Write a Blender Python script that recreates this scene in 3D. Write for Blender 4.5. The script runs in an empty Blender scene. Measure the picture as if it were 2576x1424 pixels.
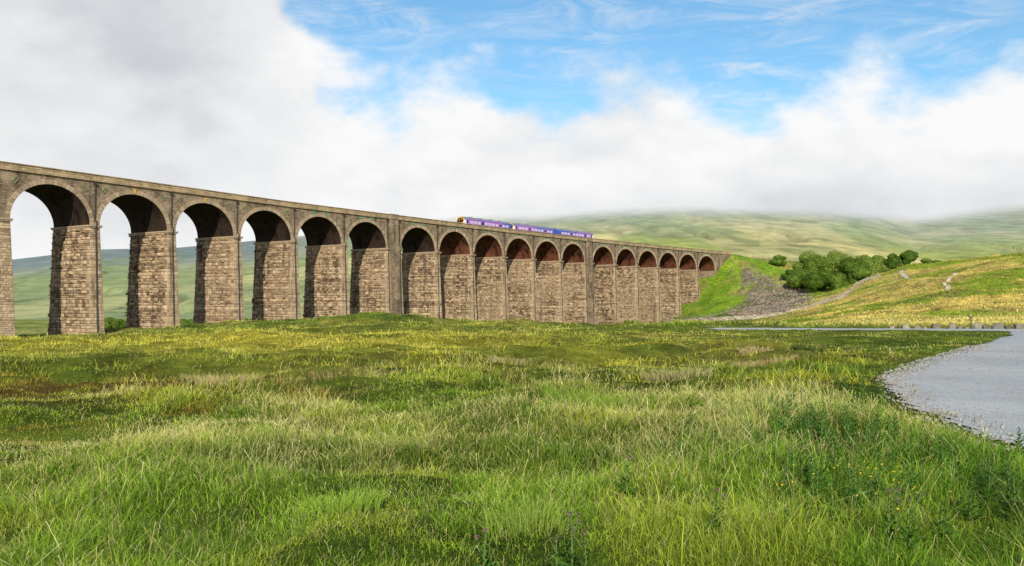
import bpy, math, random
import numpy as np
from mathutils import Vector
R = random.Random(7); NR = np.random.RandomState(11)
C = bpy.context.scene.collection
E = 1.7; F = 2200.0
def PX(px, Y): return (px-1288.0)/F*Y
def PZ(py, Y): return E-(py-762.0)/F*Y

# ---------------------------------------------------------------- numpy noise
def vn(x, y, s=0.0):
    x = np.asarray(x, float); y = np.asarray(y, float)
    xi = np.floor(x); yi = np.floor(y); fx = x-xi; fy = y-yi
    fx = fx*fx*(3-2*fx); fy = fy*fy*(3-2*fy)
    def h(a, b):
        v = np.sin(a*127.1+b*311.7+s*74.7)*43758.5453
        return v-np.floor(v)
    return (h(xi, yi)*(1-fx)+h(xi+1, yi)*fx)*(1-fy)+(h(xi, yi+1)*(1-fx)+h(xi+1, yi+1)*fx)*fy
def fbm(x, y, s=0.0, o=4):
    r = 0; a = .5; t = 0
    for i in range(o):
        r = r+a*vn(x*2**i+i*13.7, y*2**i-i*7.3, s+i); t += a; a *= .5
    return r/t
def sm(a, b, x):
    t = np.clip((x-a)/(b-a), 0, 1); return t*t*(3-2*t)

# ---------------------------------------------------------------- terrain
ctl = []
def W_(X, Y, z): ctl.append((X, Y, z))
def P_(px, py, Y): ctl.append((PX(px, Y), Y, PZ(py, Y)))
def Z_(px, Y, z): ctl.append((PX(px, Y), Y, z))
for Y in (-25, 0, 12, 25, 40):
    for X in (-60, -30, -12, 0, 12, 30, 60):
        W_(X, Y, 0 if X > -15 else (-.12 if Y < 35 else -.3))
for X, z in ((-35, -.95), (-20, -.5), (-5, -.1), (10, 0), (25, 0), (40, 0), (60, 0)): W_(X, 58, z)
for px, py in ((-200, 866), (0, 862), (250, 856), (450, 834), (620, 821), (760, 809), (880, 797), (1000, 793), (1080, 801), (1180, 816), (1300, 822), (1500, 826), (1750, 828), (2000, 824), (2300, 819), (2576, 815), (3000, 810)): P_(px, py, 85)
for px, z in ((0, -3.3), (250, -3.3), (450, -3.0), (970, -2.4), (1400, -3.2), (1750, -3.0)): Z_(px, 110, z)
for px, py in ((2100, 813), (2400, 806), (2576, 800), (3000, 790)): P_(px, py, 110)
Z_(1800, 150, -4); P_(1950, 815, 150)
for px, Y, z in ((-200, 140, -4.2), (0, 145, -4.2), (239, 152, -4.2), (434, 167, -3.6), (600, 180, -4), (743, 193, -5), (990, 221, -6), (1268, 259, -7), (1482, 300, -7.5), (1604, 325, -7.6), (1658, 337, -7.2)): Z_(px, Y, z)
P_(1706, 795, 349); P_(1755, 752, 361); P_(1795, 702, 370)
for px, Y, z in ((0, 220, -8), (500, 260, -8), (1000, 300, -8), (1500, 390, -8), (1000, 230, -6), (600, 220, -6)): Z_(px, Y, z)
for X, Y, z in ((96, 382, 22.2), (121, 410, 22.2), (168, 462, 22), (240, 540, 21), (88, 394, 22), (112, 419, 22), (160, 475, 21.5), (60, 430, -4), (110, 500, -2), (200, 600, 0)): W_(X, Y, z)
for q in ((1850, 680, 366), (1800, 740, 349), (1765, 792, 330), (1720, 808, 305), (1900, 770, 314), (1950, 678, 384), (1880, 656, 380), (2000, 735, 335), (2050, 750, 310), (2000, 674, 390), (2100, 725, 330), (2150, 700, 345), (2200, 690, 330),
          (1700, 815, 255), (1790, 812, 245), (1950, 800, 240), (2060, 768, 250), (2140, 738, 265), (2160, 720, 285), (2210, 698, 300),
          (2576, 768, 150), (2576, 722, 190), (2576, 680, 230), (2576, 641, 270), (2400, 655, 290), (2300, 668, 300), (2250, 680, 305), (2400, 700, 230), (2400, 750, 170), (2400, 795, 122), (2200, 806, 125), (2200, 785, 170), (2200, 745, 230), (2050, 806, 160), (2000, 802, 200), (3000, 640, 270), (3000, 720, 190), (3300, 780, 130)): P_(*q)
for X, Y, z in ((180, 380, 13), (300, 400, 12), (250, 600, -5), (-120, 60, -1.2), (-150, 120, -4), (-260, 250, -8), (150, 40, 1), (160, 100, 4), (-90, 10, -.3)): W_(X, Y, z)
for Y in (650, 950):
    for X in (-1000, -500, -150, 150, 500, 1000): W_(X, Y, -11)
ctl = np.array(ctl)
_c = 6.0
def _phi(r): return np.sqrt(r*r+_c*_c)
n_ = len(ctl)
A = np.zeros((n_+1, n_+1)); dd = np.hypot(ctl[:, None, 0]-ctl[None, :, 0], ctl[:, None, 1]-ctl[None, :, 1])
A[:n_, :n_] = _phi(dd); A[:n_, n_] = 1; A[n_, :n_] = 1
A[:n_, :n_] -= np.eye(n_)*.3
wts = np.linalg.solve(A, np.append(ctl[:, 2], 0))
RY = [-30, 4, 8, 10.6, 12.6, 14.2, 15.7, 17.2, 18.9, 20.6, 23.7, 29.2, 38.2, 45, 51, 53]
RX = [5.4, 5.6, 5.75, 5.9, 6.15, 6.5, 6.95, 7.5, 8.15, 9.0, 10.9, 14.7, 20.9, 25.7, 29, 31]
def road(X, Y, m=0.0):
    wig = (vn(X*1.3, Y*1.3, 5)-.5)*.25+(vn(X*.45, Y*.45, 6)-.5)*.25*(Y < 48)
    a = (Y < 53+m) & (X > np.interp(Y, RY, RX)-m+wig)
    near = 50.9+(34-X)*.19; far = near+4.0
    b = (X > 13-m) & (Y > near-m+wig) & (Y < far+m+wig)
    return a | b
def H(X, Y):
    X = np.asarray(X, float); Y = np.asarray(Y, float); sh = X.shape
    x = X.ravel(); y = Y.ravel(); out = np.empty_like(x)
    for i in range(0, len(x), 20000):
        a = x[i:i+20000]; b = y[i:i+20000]
        out[i:i+20000] = _phi(np.hypot(a[:, None]-ctl[None, :, 0], b[:, None]-ctl[None, :, 1])).dot(wts[:n_])+wts[n_]
    flat = road(x, y, 1.4)
    rd = np.clip((np.interp(y, RY, RX)-1.4-x)/4, 0, 1)
    near_lane = (x > 0) & (y > 38) & (y < 66)
    rough = (fbm(x/1.1, y/.9, 1, 2)-.5)*.32*np.minimum(1, rd*4)+(fbm(x/4.5, y/3.4, 2, 3)-.5)*1.0*sm(4, 14, y)*rd*np.where(near_lane, .2, 1)
    rough = rough+(fbm(x/24, y/11, 3, 4)-.5)*2.6*sm(60, 95, y)*(1-sm(350, 600, y))*(1-.6*sm(.12, .2, x/np.maximum(y, 1))*(1-sm(120, 150, y)))
    rough = rough+(fbm(x/9, y/5, 8, 3)-.5)*2.2*sm(110, 150, y)*sm(.25, .45, x/np.maximum(y, 1))
    out = out+np.where(flat, 0, rough)
    return out.reshape(sh)
def h1(X, Y): return float(H(np.array([X]), np.array([Y]))[0])
def inpoly(px, py, poly):
    r = np.zeros(np.shape(px), bool); n = len(poly)
    for i in range(n):
        x1, y1 = poly[i]; x2, y2 = poly[(i+1) % n]
        c = ((y1 > py) != (y2 > py)) & (px < (x2-x1)*(py-y1)/((y2-y1)+1e-9)+x1)
        r ^= c
    return r
SCREE = [(1860, 672), (1895, 682), (1935, 706), (1990, 718), (2046, 748), (2015, 768), (1950, 805), (1790, 799), (1886, 768), (1872, 725)]
def screen(X, Y, Z): return 1288+X/np.maximum(Y, 1)*F, 762+(E-Z)/np.maximum(Y, 1)*F
def mix(a, b, t): return a*(1-t[:, None])+b*t[:, None]
def V3(*c): return np.array(c)[None, :]
def ground_col(X, Y, Z):
    n1 = fbm(X/7, Y/9, 21, 4); n2 = fbm(X/2.2, Y/3, 22, 3); n3 = fbm(X/30, Y/26, 23, 4)
    g = V3(.11, .17, .022); c = np.repeat(g, len(X), 0)
    c = mix(c, V3(.27, .25, .07), sm(.5, .68, n1)*.5*sm(9, 20, Y))
    c = mix(c, V3(.20, .28, .032), sm(.5, .7, n2)*.6)
    d = np.hypot((X+9.5)/6.5, (Y-18.5)/3.6)+(n2-.5)*2.2
    c = mix(c, V3(.20, .095, .03), (1-sm(.4, 1.1, d))*.75)
    yl = np.exp(-((X+14)/20)**2-((Y-42)/15)**2)*sm(.35, .6, n1+.15)
    c = mix(c, V3(.48, .43, .06), yl)  # sunlit band across the mid-left meadow, painted into the ground colour
    far = sm(50, 72, Y)*(1-sm(120, 140, Y))
    n4 = fbm(X/14, Y/7, 24, 4)
    c = mix(c, mix(np.repeat(V3(.17, .24, .03), len(X), 0), V3(.38, .36, .08), sm(.4, .6, n4)), far*.9)
    c = mix(c, V3(.075, .11, .02), far*sm(.52, .66, n1)*.6)
    k = X/np.maximum(Y, 1)
    hill = sm(100, 130, Y)*sm(.24, .36, k)
    hc = mix(np.repeat(V3(.60, .49, .15), len(X), 0), V3(.26, .34, .04), sm(.45, .6, fbm(X/16, Y/10, 31, 4)))
    hc = mix(hc, V3(.26, .20, .08), sm(.52, .72, fbm(X/7, Y/4, 33, 3))*.65)
    c = mix(c, hc, hill)
    px, py = screen(X, Y, Z)
    strip = sm(64, 74, Y)*(1-sm(100, 125, Y))*sm(1700, 1860, px)
    c = mix(c, V3(.55, .47, .17), strip*.8)
    bank = sm(275, 300, Y)*sm(1690, 1740, px)*(1-sm(2060, 2160, px))
    c = mix(c, mix(np.repeat(V3(.23, .36, .035), len(X), 0), V3(.32, .29, .09), sm(.48, .66, fbm(X/9, Y/9, 35, 3))), bank)
    sc = inpoly(px+(n2-.5)*90, py+(n1-.5)*60, SCREE) & (Y > 240)
    c = mix(c, V3(.16, .13, .11), sc*.8)
    lane2 = (np.abs(py-(800+(1760-px)*.1)) < 5) & (px > 1700) & (px < 1800) & (Y > 240)
    c = mix(c, V3(.27, .24, .2), lane2*.7)
    back = sm(130, 200, Y)*(1-sm(.1, .2, k))
    c = mix(c, mix(np.repeat(V3(.21, .28, .06), len(X), 0), V3(.36, .36, .13), sm(.4, .6, n3)), back*.9)
    return c*(.74+.52*n2[:, None])

# ---------------------------------------------------------------- object helpers
def link(o, parent=None):
    C.objects.link(o)
    if parent: o.parent = parent
    return o
def tag(o, label=None, cat=None, group=None, kind=None):
    if label: o['label'] = label
    if cat: o['category'] = cat
    if group: o['group'] = group
    if kind: o['kind'] = kind
    return o
def empty(name, loc, rz=0, label=None, cat=None, group=None):
    o = bpy.data.objects.new(name, None); o.empty_display_size = .2
    link(o); o.location = loc; o.rotation_euler = (0, 0, rz)
    return tag(o, label, cat, group)
def mesh_np(name, V, Fq, mats, parent=None, col=None, uv=None, midx=None, smooth=False):
    me = bpy.data.meshes.new(name)
    V = np.asarray(V, np.float32).reshape(-1, 3)
    if isinstance(Fq, np.ndarray):
        nf, k = Fq.shape
        me.vertices.add(len(V)); me.vertices.foreach_set('co', V.ravel())
        me.loops.add(nf*k); me.loops.foreach_set('vertex_index', Fq.astype(np.int32).ravel())
        me.polygons.add(nf); me.polygons.foreach_set('loop_start', np.arange(0, nf*k, k, dtype=np.int32))
        me.update(calc_edges=True)
    else:
        me.from_pydata(V.tolist(), [], Fq)
    if not isinstance(mats, (list, tuple)): mats = [mats]
    for m in mats: me.materials.append(m)
    if midx is not None: me.polygons.foreach_set('material_index', np.asarray(midx, np.int32))
    if col is not None:
        a = me.color_attributes.new('col', 'FLOAT_COLOR', 'POINT')
        c = np.ones((len(V), 4), np.float32); c[:, :3] = col; a.data.foreach_set('color', c.ravel())
    if uv is not None:
        l = me.uv_layers.new(name='UVMap'); l.data.foreach_set('uv', np.asarray(uv, np.float32).ravel())
    if smooth: me.polygons.foreach_set('use_smooth', np.ones(len(me.polygons), bool))
    me.update()
    o = bpy.data.objects.new(name, me)
    return link(o, parent)
class MB:
    def __init__(s): s.v = []; s.f = []; s.t = []; s.m = []
    def add(s, vs, fs, tone=.5, m=0):
        n = len(s.v); s.v += [tuple(v) for v in vs]; s.t += [tone]*len(vs)
        for f in fs: s.f.append(tuple(i+n for i in f)); s.m.append(m)
    def box(s, x0, x1, y0, y1, z0, z1, tone=.5, m=0):
        s.hexa([(x0, y0, z0), (x1, y0, z0), (x1, y1, z0), (x0, y1, z0), (x0, y0, z1), (x1, y0, z1), (x1, y1, z1), (x0, y1, z1)], tone, m)
    def hexa(s, v, tone=.5, m=0):
        s.add(v, [(0, 3, 2, 1), (4, 5, 6, 7), (0, 1, 5, 4), (1, 2, 6, 5), (2, 3, 7, 6), (3, 0, 4, 7)], tone, m)
    def tube(s, pts, rad, n=6, tone=.5, m=0, cap=True):
        pts = [Vector(p) for p in pts]; rings = []
        for i, p in enumerate(pts):
            d = (pts[min(i+1, len(pts)-1)]-pts[max(i-1, 0)]).normalized()
            a = d.cross(Vector((0, 0, 1)) if abs(d.z) < .9 else Vector((1, 0, 0))).normalized(); b = d.cross(a)
            r = rad[i] if isinstance(rad, (list, tuple)) else rad
            rings.append([p+a*math.cos(2*math.pi*j/n)*r+b*math.sin(2*math.pi*j/n)*r for j in range(n)])
        vs = [q for r_ in rings for q in r_]; fs = []
        for i in range(len(pts)-1):
            for j in range(n): fs.append((i*n+j, i*n+(j+1) % n, (i+1)*n+(j+1) % n, (i+1)*n+j))
        if cap: fs.append(tuple(range(n))[::-1]); fs.append(tuple((len(pts)-1)*n+j for j in range(n)))
        s.add(vs, fs, tone, m)
    def build(s, name, mats, parent=None, smooth=False):
        t = np.array(s.t)[:, None].repeat(3, 1)
        return mesh_np(name, s.v, s.f, mats, parent, col=t, midx=s.m, smooth=smooth)

# ---------------------------------------------------------------- materials
class NT:
    def __init__(s, m):
        m.use_nodes = True; s.t = m.node_tree; s.t.nodes.clear()
    def n(s, ty, **kw):
        x = s.t.nodes.new(ty)
        for k, v in kw.items():
            if k.startswith('i_'): x.inputs[k[2:].replace('_', ' ')].default_value = v
            else: setattr(x, k, v)
        return x
    def l(s, a, b): s.t.links.new(a, b)
    def m(s, op, a, b=None, c=None, clamp=False):
        x = s.t.nodes.new('ShaderNodeMath'); x.operation = op; x.use_clamp = clamp
        for i, q in enumerate((a, b, c)):
            if q is None: continue
            if hasattr(q, 'is_output'): s.l(q, x.inputs[i])
            else: x.inputs[i].default_value = q
        return x.outputs[0]
    def mixc(s, f, a, b, bt='MIX'):
        x = s.t.nodes.new('ShaderNodeMix'); x.data_type = 'RGBA'; x.blend_type = bt
        for i, q in ((0, f), (6, a), (7, b)):
            if hasattr(q, 'is_output'): s.l(q, x.inputs[i])
            elif i == 0: x.inputs[0].default_value = q
            else: x.inputs[i].default_value = (*q, 1)
        return x.outputs[2]
    def mr(s, v, a, b, c=0., d=1., smooth=True):
        x = s.t.nodes.new('ShaderNodeMapRange'); x.interpolation_type = 'SMOOTHSTEP' if smooth else 'LINEAR'
        s.l(v, x.inputs[0])
        for i, q in enumerate((a, b, c, d)): x.inputs[i+1].default_value = q
        return x.outputs[0]
    def noise(s, vec, scale, detail=4, rough=.55, dist=0.):
        x = s.t.nodes.new('ShaderNodeTexNoise'); x.inputs['Scale'].default_value = scale; x.inputs['Detail'].default_value = detail
        x.inputs['Roughness'].default_value = rough; x.inputs['Distortion'].default_value = dist
        if vec: s.l(vec, x.inputs['Vector'])
        return x.outputs['Fac']
    def scale(s, vec, sc):
        x = s.t.nodes.new('ShaderNodeMapping'); x.inputs['Scale'].default_value = sc; s.l(vec, x.inputs[0]); return x.outputs[0]
    def out(s, sh): o = s.n('ShaderNodeOutputMaterial'); s.l(sh, o.inputs[0])
    def bsdf(s, col, rough=.9, bump=None, bs=.5, bd=.05, spec=.2, metal=0.):
        b = s.n('ShaderNodeBsdfPrincipled')
        if hasattr(col, 'is_output'): s.l(col, b.inputs['Base Color'])
        else: b.inputs['Base Color'].default_value = (*col, 1)
        b.inputs['Roughness'].default_value = rough; b.inputs['Specular IOR Level'].default_value = spec; b.inputs['Metallic'].default_value = metal
        if bump is not None:
            u = s.n('ShaderNodeBump'); u.inputs['Strength'].default_value = bs; u.inputs['Distance'].default_value = bd
            s.l(bump, u.inputs['Height']); s.l(u.outputs[0], b.inputs['Normal'])
        return b.outputs[0]
def newmat(name):
    m = bpy.data.materials.new(name); return m, NT(m)
def plain(name, c, rough=.6, var=.15, metal=0., spec=.3, sc=3.):
    m, t = newmat(name); g = t.n('ShaderNodeNewGeometry').outputs['Position']
    n = t.noise(g, sc, 3)
    col = t.mixc(t.mr(n, .3, .7), tuple(x*(1-var) for x in c), tuple(min(1, x*(1+var)) for x in c))
    t.out(t.bsdf(col, rough, metal=metal, spec=spec)); return m
def mat_blocks(name, dark, light, stain=.6, white=.4):
    m, t = newmat(name); g = t.n('ShaderNodeNewGeometry').outputs['Position']
    a = t.n('ShaderNodeAttribute', attribute_name='col').outputs['Fac']
    col = t.mixc(a, dark, light)
    n = t.noise(g, 1.6, 6, .7)
    col = t.mixc(t.m('MULTIPLY', t.mr(n, .35, .75), .45), col, tuple(x*.6 for x in dark))
    st = t.noise(t.scale(g, (.9, .9, .07)), 1., 5, .6)
    col = t.mixc(t.m('MULTIPLY', t.mr(st, .52, .68), stain), col, (.045, .038, .034))
    wh = t.noise(t.scale(g, (1.6, 1.6, .12)), 1., 4, .6)
    col = t.mixc(t.m('MULTIPLY', t.mr(wh, .58, .72), white), col, (.66, .57, .45))
    big = t.noise(g, .06, 3)
    col = t.mixc(t.m('MULTIPLY', t.mr(big, .4, .62), .35), col, (.44, .33, .225), 'MIX')
    b = t.noise(g, 5., 6, .7)
    t.out(t.bsdf(col, .95, b, .6, .12, .1)); return m
def mat_masonry(name, c1, c2, mortar, bw, bh, stain=.5, lichen=0.):
    m, t = newmat(name); uv = t.n('ShaderNodeUVMap').outputs[0]; g = t.n('ShaderNodeNewGeometry').outputs['Position']
    w = t.n('ShaderNodeTexNoise'); w.inputs['Scale'].default_value = 1.2; t.l(uv, w.inputs['Vector'])
    mm = t.n('ShaderNodeMix'); mm.data_type = 'VECTOR'; mm.inputs[0].default_value = .06; t.l(uv, mm.inputs[4]); t.l(w.outputs['Color'], mm.inputs[5])
    br = t.n('ShaderNodeTexBrick'); br.offset = .5; br.squash = 1.
    t.l(mm.outputs[1], br.inputs['Vector'])
    for k, v in (('Scale', 1.), ('Mortar Size', .035*bh/.45), ('Brick Width', bw), ('Row Height', bh), ('Mortar Smooth', .4), ('Bias', 0.)): br.inputs[k].default_value = v
    br.inputs['Color1'].default_value = (*c1, 1); br.inputs['Color2'].default_value = (*c2, 1); br.inputs['Mortar'].default_value = (*mortar, 1)
    n = t.noise(g, 2.2, 6, .7)
    col = t.mixc(t.m('MULTIPLY', t.mr(n, .4, .7), .5), br.outputs['Color'], tuple(x*.5 for x in c1))
    st = t.noise(t.scale(g, (.7, .7, .1)), 1., 5, .6)
    col = t.mixc(t.m('MULTIPLY', t.mr(st, .46, .66), stain), col, tuple(x*.25 for x in c1))
    li = t.noise(g, .4, 4)
    col = t.mixc(t.m('MULTIPLY', t.mr(li, .45, .65), .4), col, tuple(min(1, x*1.2) for x in c2))
    if lichen:
        ln = t.noise(t.scale(g, (1, 1, 2)), .8, 5, .7)
        col = t.mixc(t.m('MULTIPLY', t.mr(ln, .5, .68), lichen), col, (.44, .34, .13))
    bb = t.m('ADD', t.m('MULTIPLY', br.outputs['Fac'], -1.), t.noise(g, 4., 5, .7))
    t.out(t.bsdf(col, .95, bb, .7, .08, .1)); return m
M = {}
M['pier'] = mat_blocks('rock_faced_stone', (.13, .086, .056), (.63, .47, .315), .7, .5)
M['core'] = mat_blocks('mortar_core', (.07, .055, .042), (.08, .065, .05), .3)
M['spandrel'] = mat_masonry('spandrel_stone', (.20, .145, .10), (.40, .302, .212), (.10, .085, .065), .7, .30, .6)
M['parapet'] = mat_masonry('parapet_stone', (.32, .235, .15), (.50, .38, .24), (.15, .12, .09), 1.3, .42, .3, .6)
M['ring'] = mat_blocks('voussoir_stone', (.23, .17, .115), (.54, .415, .295), .3)
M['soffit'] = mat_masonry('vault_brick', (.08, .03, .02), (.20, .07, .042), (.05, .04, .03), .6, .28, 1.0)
M['soffit_dark'] = mat_masonry('sooty_shaded_vault_brick', (.022, .016, .014), (.055, .034, .026), (.03, .025, .022), .5, .2, .8)  # soot plus the shade under the near arches, both put into the brick colour
M['pipe'] = plain('cast_iron_pipe', (.04, .038, .04), .5)
M['plate'] = plain('green_plate_paint', (.07, .27, .15), .5)
M['bracket'] = plain('weathered_bracket', (.20, .22, .12), .7)
M['yellow'] = plain('yellow_paint', (.6, .38, .03), .5)
M['ballast'] = plain('ballast', (.2, .18, .16), .95, .3)
M['rail'] = plain('rusty_rail', (.12, .07, .05), .5, metal=.6)
M['boulder'] = mat_blocks('limestone', (.10, .098, .09), (.30, .29, .26), .4, .2)
M['pebble'] = mat_blocks('pale_gravel_stone', (.20, .20, .20), (.45, .45, .44), 0., 0.)
M['wallstone'] = mat_blocks('wall_stone', (.20, .18, .14), (.55, .5, .4), .2)
M['screestone'] = mat_blocks('scree_stone', (.10, .085, .072), (.36, .31, .275), .0, 0.)
M['wood'] = plain('grey_wood', (.13, .11, .08), .9, .3)
M['bark'] = plain('bark', (.09, .075, .055), .95, .3)
def mat_attr(name, transl=.3, rough=.7):
    m, t = newmat(name); a = t.n('ShaderNodeAttribute', attribute_name='col').outputs['Color']
    d = t.n('ShaderNodeBsdfPrincipled'); t.l(a, d.inputs['Base Color']); d.inputs['Roughness'].default_value = rough; d.inputs['Specular IOR Level'].default_value = .15
    tr = t.n('ShaderNodeBsdfTranslucent'); t.l(t.mixc(1., a, (1.25, 1.2, .6), 'MULTIPLY'), tr.inputs[0])
    mx = t.n('ShaderNodeMixShader'); mx.inputs[0].default_value = transl; t.l(d.outputs[0], mx.inputs[1]); t.l(tr.outputs[0], mx.inputs[2])
    t.out(mx.outputs[0]); return m
M['grass'] = mat_attr('grass_blades', .3)
M['leaf'] = mat_attr('leaves', .25)
def mat_ground():
    m, t = newmat('meadow_ground'); g = t.n('ShaderNodeNewGeometry').outputs['Position']
    a = t.n('ShaderNodeAttribute', attribute_name='col').outputs['Color']
    n1 = t.noise(g, .9, 8, .7); n2 = t.noise(t.scale(g, (1, .6, 1)), .16, 6, .7)
    c = t.mixc(1., a, t.mixc(t.mr(n1, .3, .7), (.5, .5, .45), (1.4, 1.4, 1.35)), 'MULTIPLY')
    c = t.mixc(1., c, t.mixc(t.mr(n2, .35, .65), (.7, .8, .75), (1.28, 1.18, 1.05)), 'MULTIPLY')
    t.out(t.bsdf(c, 1., t.noise(g, 2.2, 8, .75), 1., .5, .05)); return m
M['ground'] = mat_ground()
def mat_gravel():
    m, t = newmat('gravel'); g = t.n('ShaderNodeNewGeometry').outputs['Position']
    v = t.n('ShaderNodeTexVoronoi'); v.inputs['Scale'].default_value = 24; t.l(g, v.inputs['Vector'])
    c = t.mixc(t.mr(t.noise(g, .22, 5, .6), .35, .65), (.37, .385, .405), (.52, .53, .54))
    c = t.mixc(t.m('MULTIPLY', t.mr(t.noise(g, 1.3, 6, .7), .45, .7), .35), c, (.33, .33, .32))
    c = t.mixc(.35, c, t.mixc(v.outputs['Color'], (.2, .21, .225), (.68, .69, .7)))
    t.out(t.bsdf(c, 1., v.outputs['Distance'], .5, .012, .0)); return m
M['gravel'] = mat_gravel()
def mat_fell():
    m, t = newmat('fell_turf'); g = t.n('ShaderNodeNewGeometry').outputs['Position']
    a = t.n('ShaderNodeAttribute', attribute_name='col').outputs['Color']
    n1 = t.noise(g, .02, 8, .7)
    c = t.mixc(1., a, t.mixc(t.mr(n1, .3, .7), (.72, .73, .73), (1.22, 1.2, 1.15)), 'MULTIPLY')
    sep = t.n('ShaderNodeSeparateXYZ'); t.l(g, sep.inputs[0])
    b = t.bsdf(c, 1., t.noise(g, .03, 8, .7), .5, 6., 0.)
    cn = t.noise(g, .0028, 4, .5)
    zz = t.m('SUBTRACT', sep.outputs[2], t.mr(sep.outputs[0], 1100., 1800., 0., 85.))
    z = t.m('ADD', zz, t.m('MULTIPLY', t.m('SUBTRACT', cn, .5), 40.))
    f = t.mr(z, 195., 265.)
    tr = t.n('ShaderNodeBsdfTransparent'); mx = t.n('ShaderNodeMixShader'); t.l(f, mx.inputs[0]); t.l(b, mx.inputs[1]); t.l(tr.outputs[0], mx.inputs[2])
    t.out(mx.outputs[0]); return m
M['fell'] = mat_fell()

# ---------------------------------------------------------------- ground sheet
ks = np.linspace(-1.25, 1.35, 600); ss = np.geomspace(5, 990, 500)
K, S = np.meshgrid(ks, ss); GY = S-25; GX = K*S
GZ = H(GX, GY)
V = np.stack([GX.ravel(), GY.ravel(), GZ.ravel()], 1)
nr, nc = K.shape
i = np.arange(nr-1)[:, None]*nc+np.arange(nc-1)[None, :]
Fq = np.stack([i, i+1, i+nc+1, i+nc], -1).reshape(-1, 4)
o = mesh_np('ground', V, Fq, M['ground'], col=ground_col(GX.ravel(), GY.ravel(), GZ.ravel()), smooth=True); tag(o, 'rolling green and straw coloured pasture below the viaduct', 'meadow', kind='structure')

# gravel track
cs = .2; gx = np.arange(3, 60, cs); gy = np.arange(-8, 64, cs)
cx, cy = np.meshgrid(gx+cs/2, gy+cs/2); msk = road(cx, cy)
vx, vy = np.meshgrid(np.append(gx, gx[-1]+cs), np.append(gy, gy[-1]+cs)); vz = H(vx, vy)
crown = np.where(road(vx, vy, -.5), .05, .02)+(fbm(vx/2.5, vy/2.5, 88, 2)-.5)*.03*road(vx, vy, -.6)
V = np.stack([vx.ravel(), vy.ravel(), (vz+crown).ravel()], 1); w_ = vx.shape[1]
ii, jj = np.nonzero(msk); b = ii*w_+jj
o = mesh_np('gravel_road', V, np.stack([b, b+1, b+w_+1, b+w_], 1), M['gravel'], smooth=True); tag(o, 'pale blue grey gravel track and pull-in curving away at the right', 'track', kind='structure')

# ---------------------------------------------------------------- fells
cp = [-1500, 0, 250, 440, 620, 760, 900, 1040, 1150, 1350, 1500, 1700, 2050, 2200, 2300, 2576, 4200]
cy_ = [690, 655, 626, 622, 606, 592, 568, 536, 517, 504, 470, 440, 450, 480, 510, 500, 500]
ks = np.linspace(-1.5, 1.7, 860); ys = np.geomspace(480, 3600, 380)
K, Y = np.meshgrid(ks, ys); X = K*Y
px = 1288+K*F; cr = np.interp(px, cp, cy_)
s_ = np.clip((Y-560)/2440, 0, 1.25)
top = (762-cr)/F*3000
pw = 1.35+.2*sm(1200, 1700, px)
prof = np.where(s_ < 1, s_**pw, 1-(s_-1)*.4)
Z = -14+(top+14)*prof
gul = np.abs(2*fbm(X/120+Y/700, Y/700, 50, 3)-1)
gmask = sm(.38, .52, fbm(X/500, Y/500, 55, 2))*(1-sm(.45, .66, s_))
fine = fbm(X/60, Y/60, 52, 4)-.5
Z = Z-sm(.02, .2, s_)*(20*(1-sm(0, .10, gul)))*gmask+sm(0, .3, s_)*(fine*7*(1-sm(.4, .7, s_)*.8)+(fbm(X/420, Y/300, 53, 3)-.5)*14*(1-sm(.5, 1, s_)))
n1 = fbm(X/150, Y/380, 60, 5).ravel(); n2 = fbm(X/45, Y/90, 61, 4).ravel(); sr = s_.ravel()
c = mix(np.repeat(V3(.36, .41, .13), len(n1), 0), V3(.66, .58, .27), sm(.38, .58, n1))
c = mix(c, V3(.22, .25, .10), sm(.5, .66, n2)*.55)
c = mix(c, V3(.15, .14, .09), ((1-sm(0, .12, gul))*gmask).ravel()*.85*sm(.02, .1, sr))
n5 = fbm((X/260).ravel(), (Y/500).ravel(), 66, 3); c = mix(c, V3(.18, .22, .12), sm(.5, .64, n5)*.5*(1-sm(.45, .65, sr)))
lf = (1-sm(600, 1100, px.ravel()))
c = mix(c, mix(np.repeat(V3(.30, .36, .19), len(n1), 0), V3(.48, .49, .25), sm(.45, .6, n1)), lf*.75)  # left fell turf paled by haze mixed into its colour
c = mix(c, V3(.18, .24, .29), lf*sm(.35, .85, sr+(n1-.5)*.5)*.85)  # bluish haze and cloud shade painted on the upper left fell
c = mix(c, V3(.29, .345, .31), sm(.42, .7, sr)*.75*(1-lf))  # haze and shade below the cloud, painted into the upper right slopes
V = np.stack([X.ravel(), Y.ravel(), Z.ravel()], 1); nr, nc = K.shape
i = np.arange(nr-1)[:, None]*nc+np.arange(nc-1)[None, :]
o = mesh_np('fells', V, np.stack([i, i+1, i+nc+1, i+nc], -1).reshape(-1, 4), M['fell'], col=c, smooth=True); tag(o, 'broad grassy fells with gullies rising into low cloud', 'hills', kind='structure')

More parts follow.
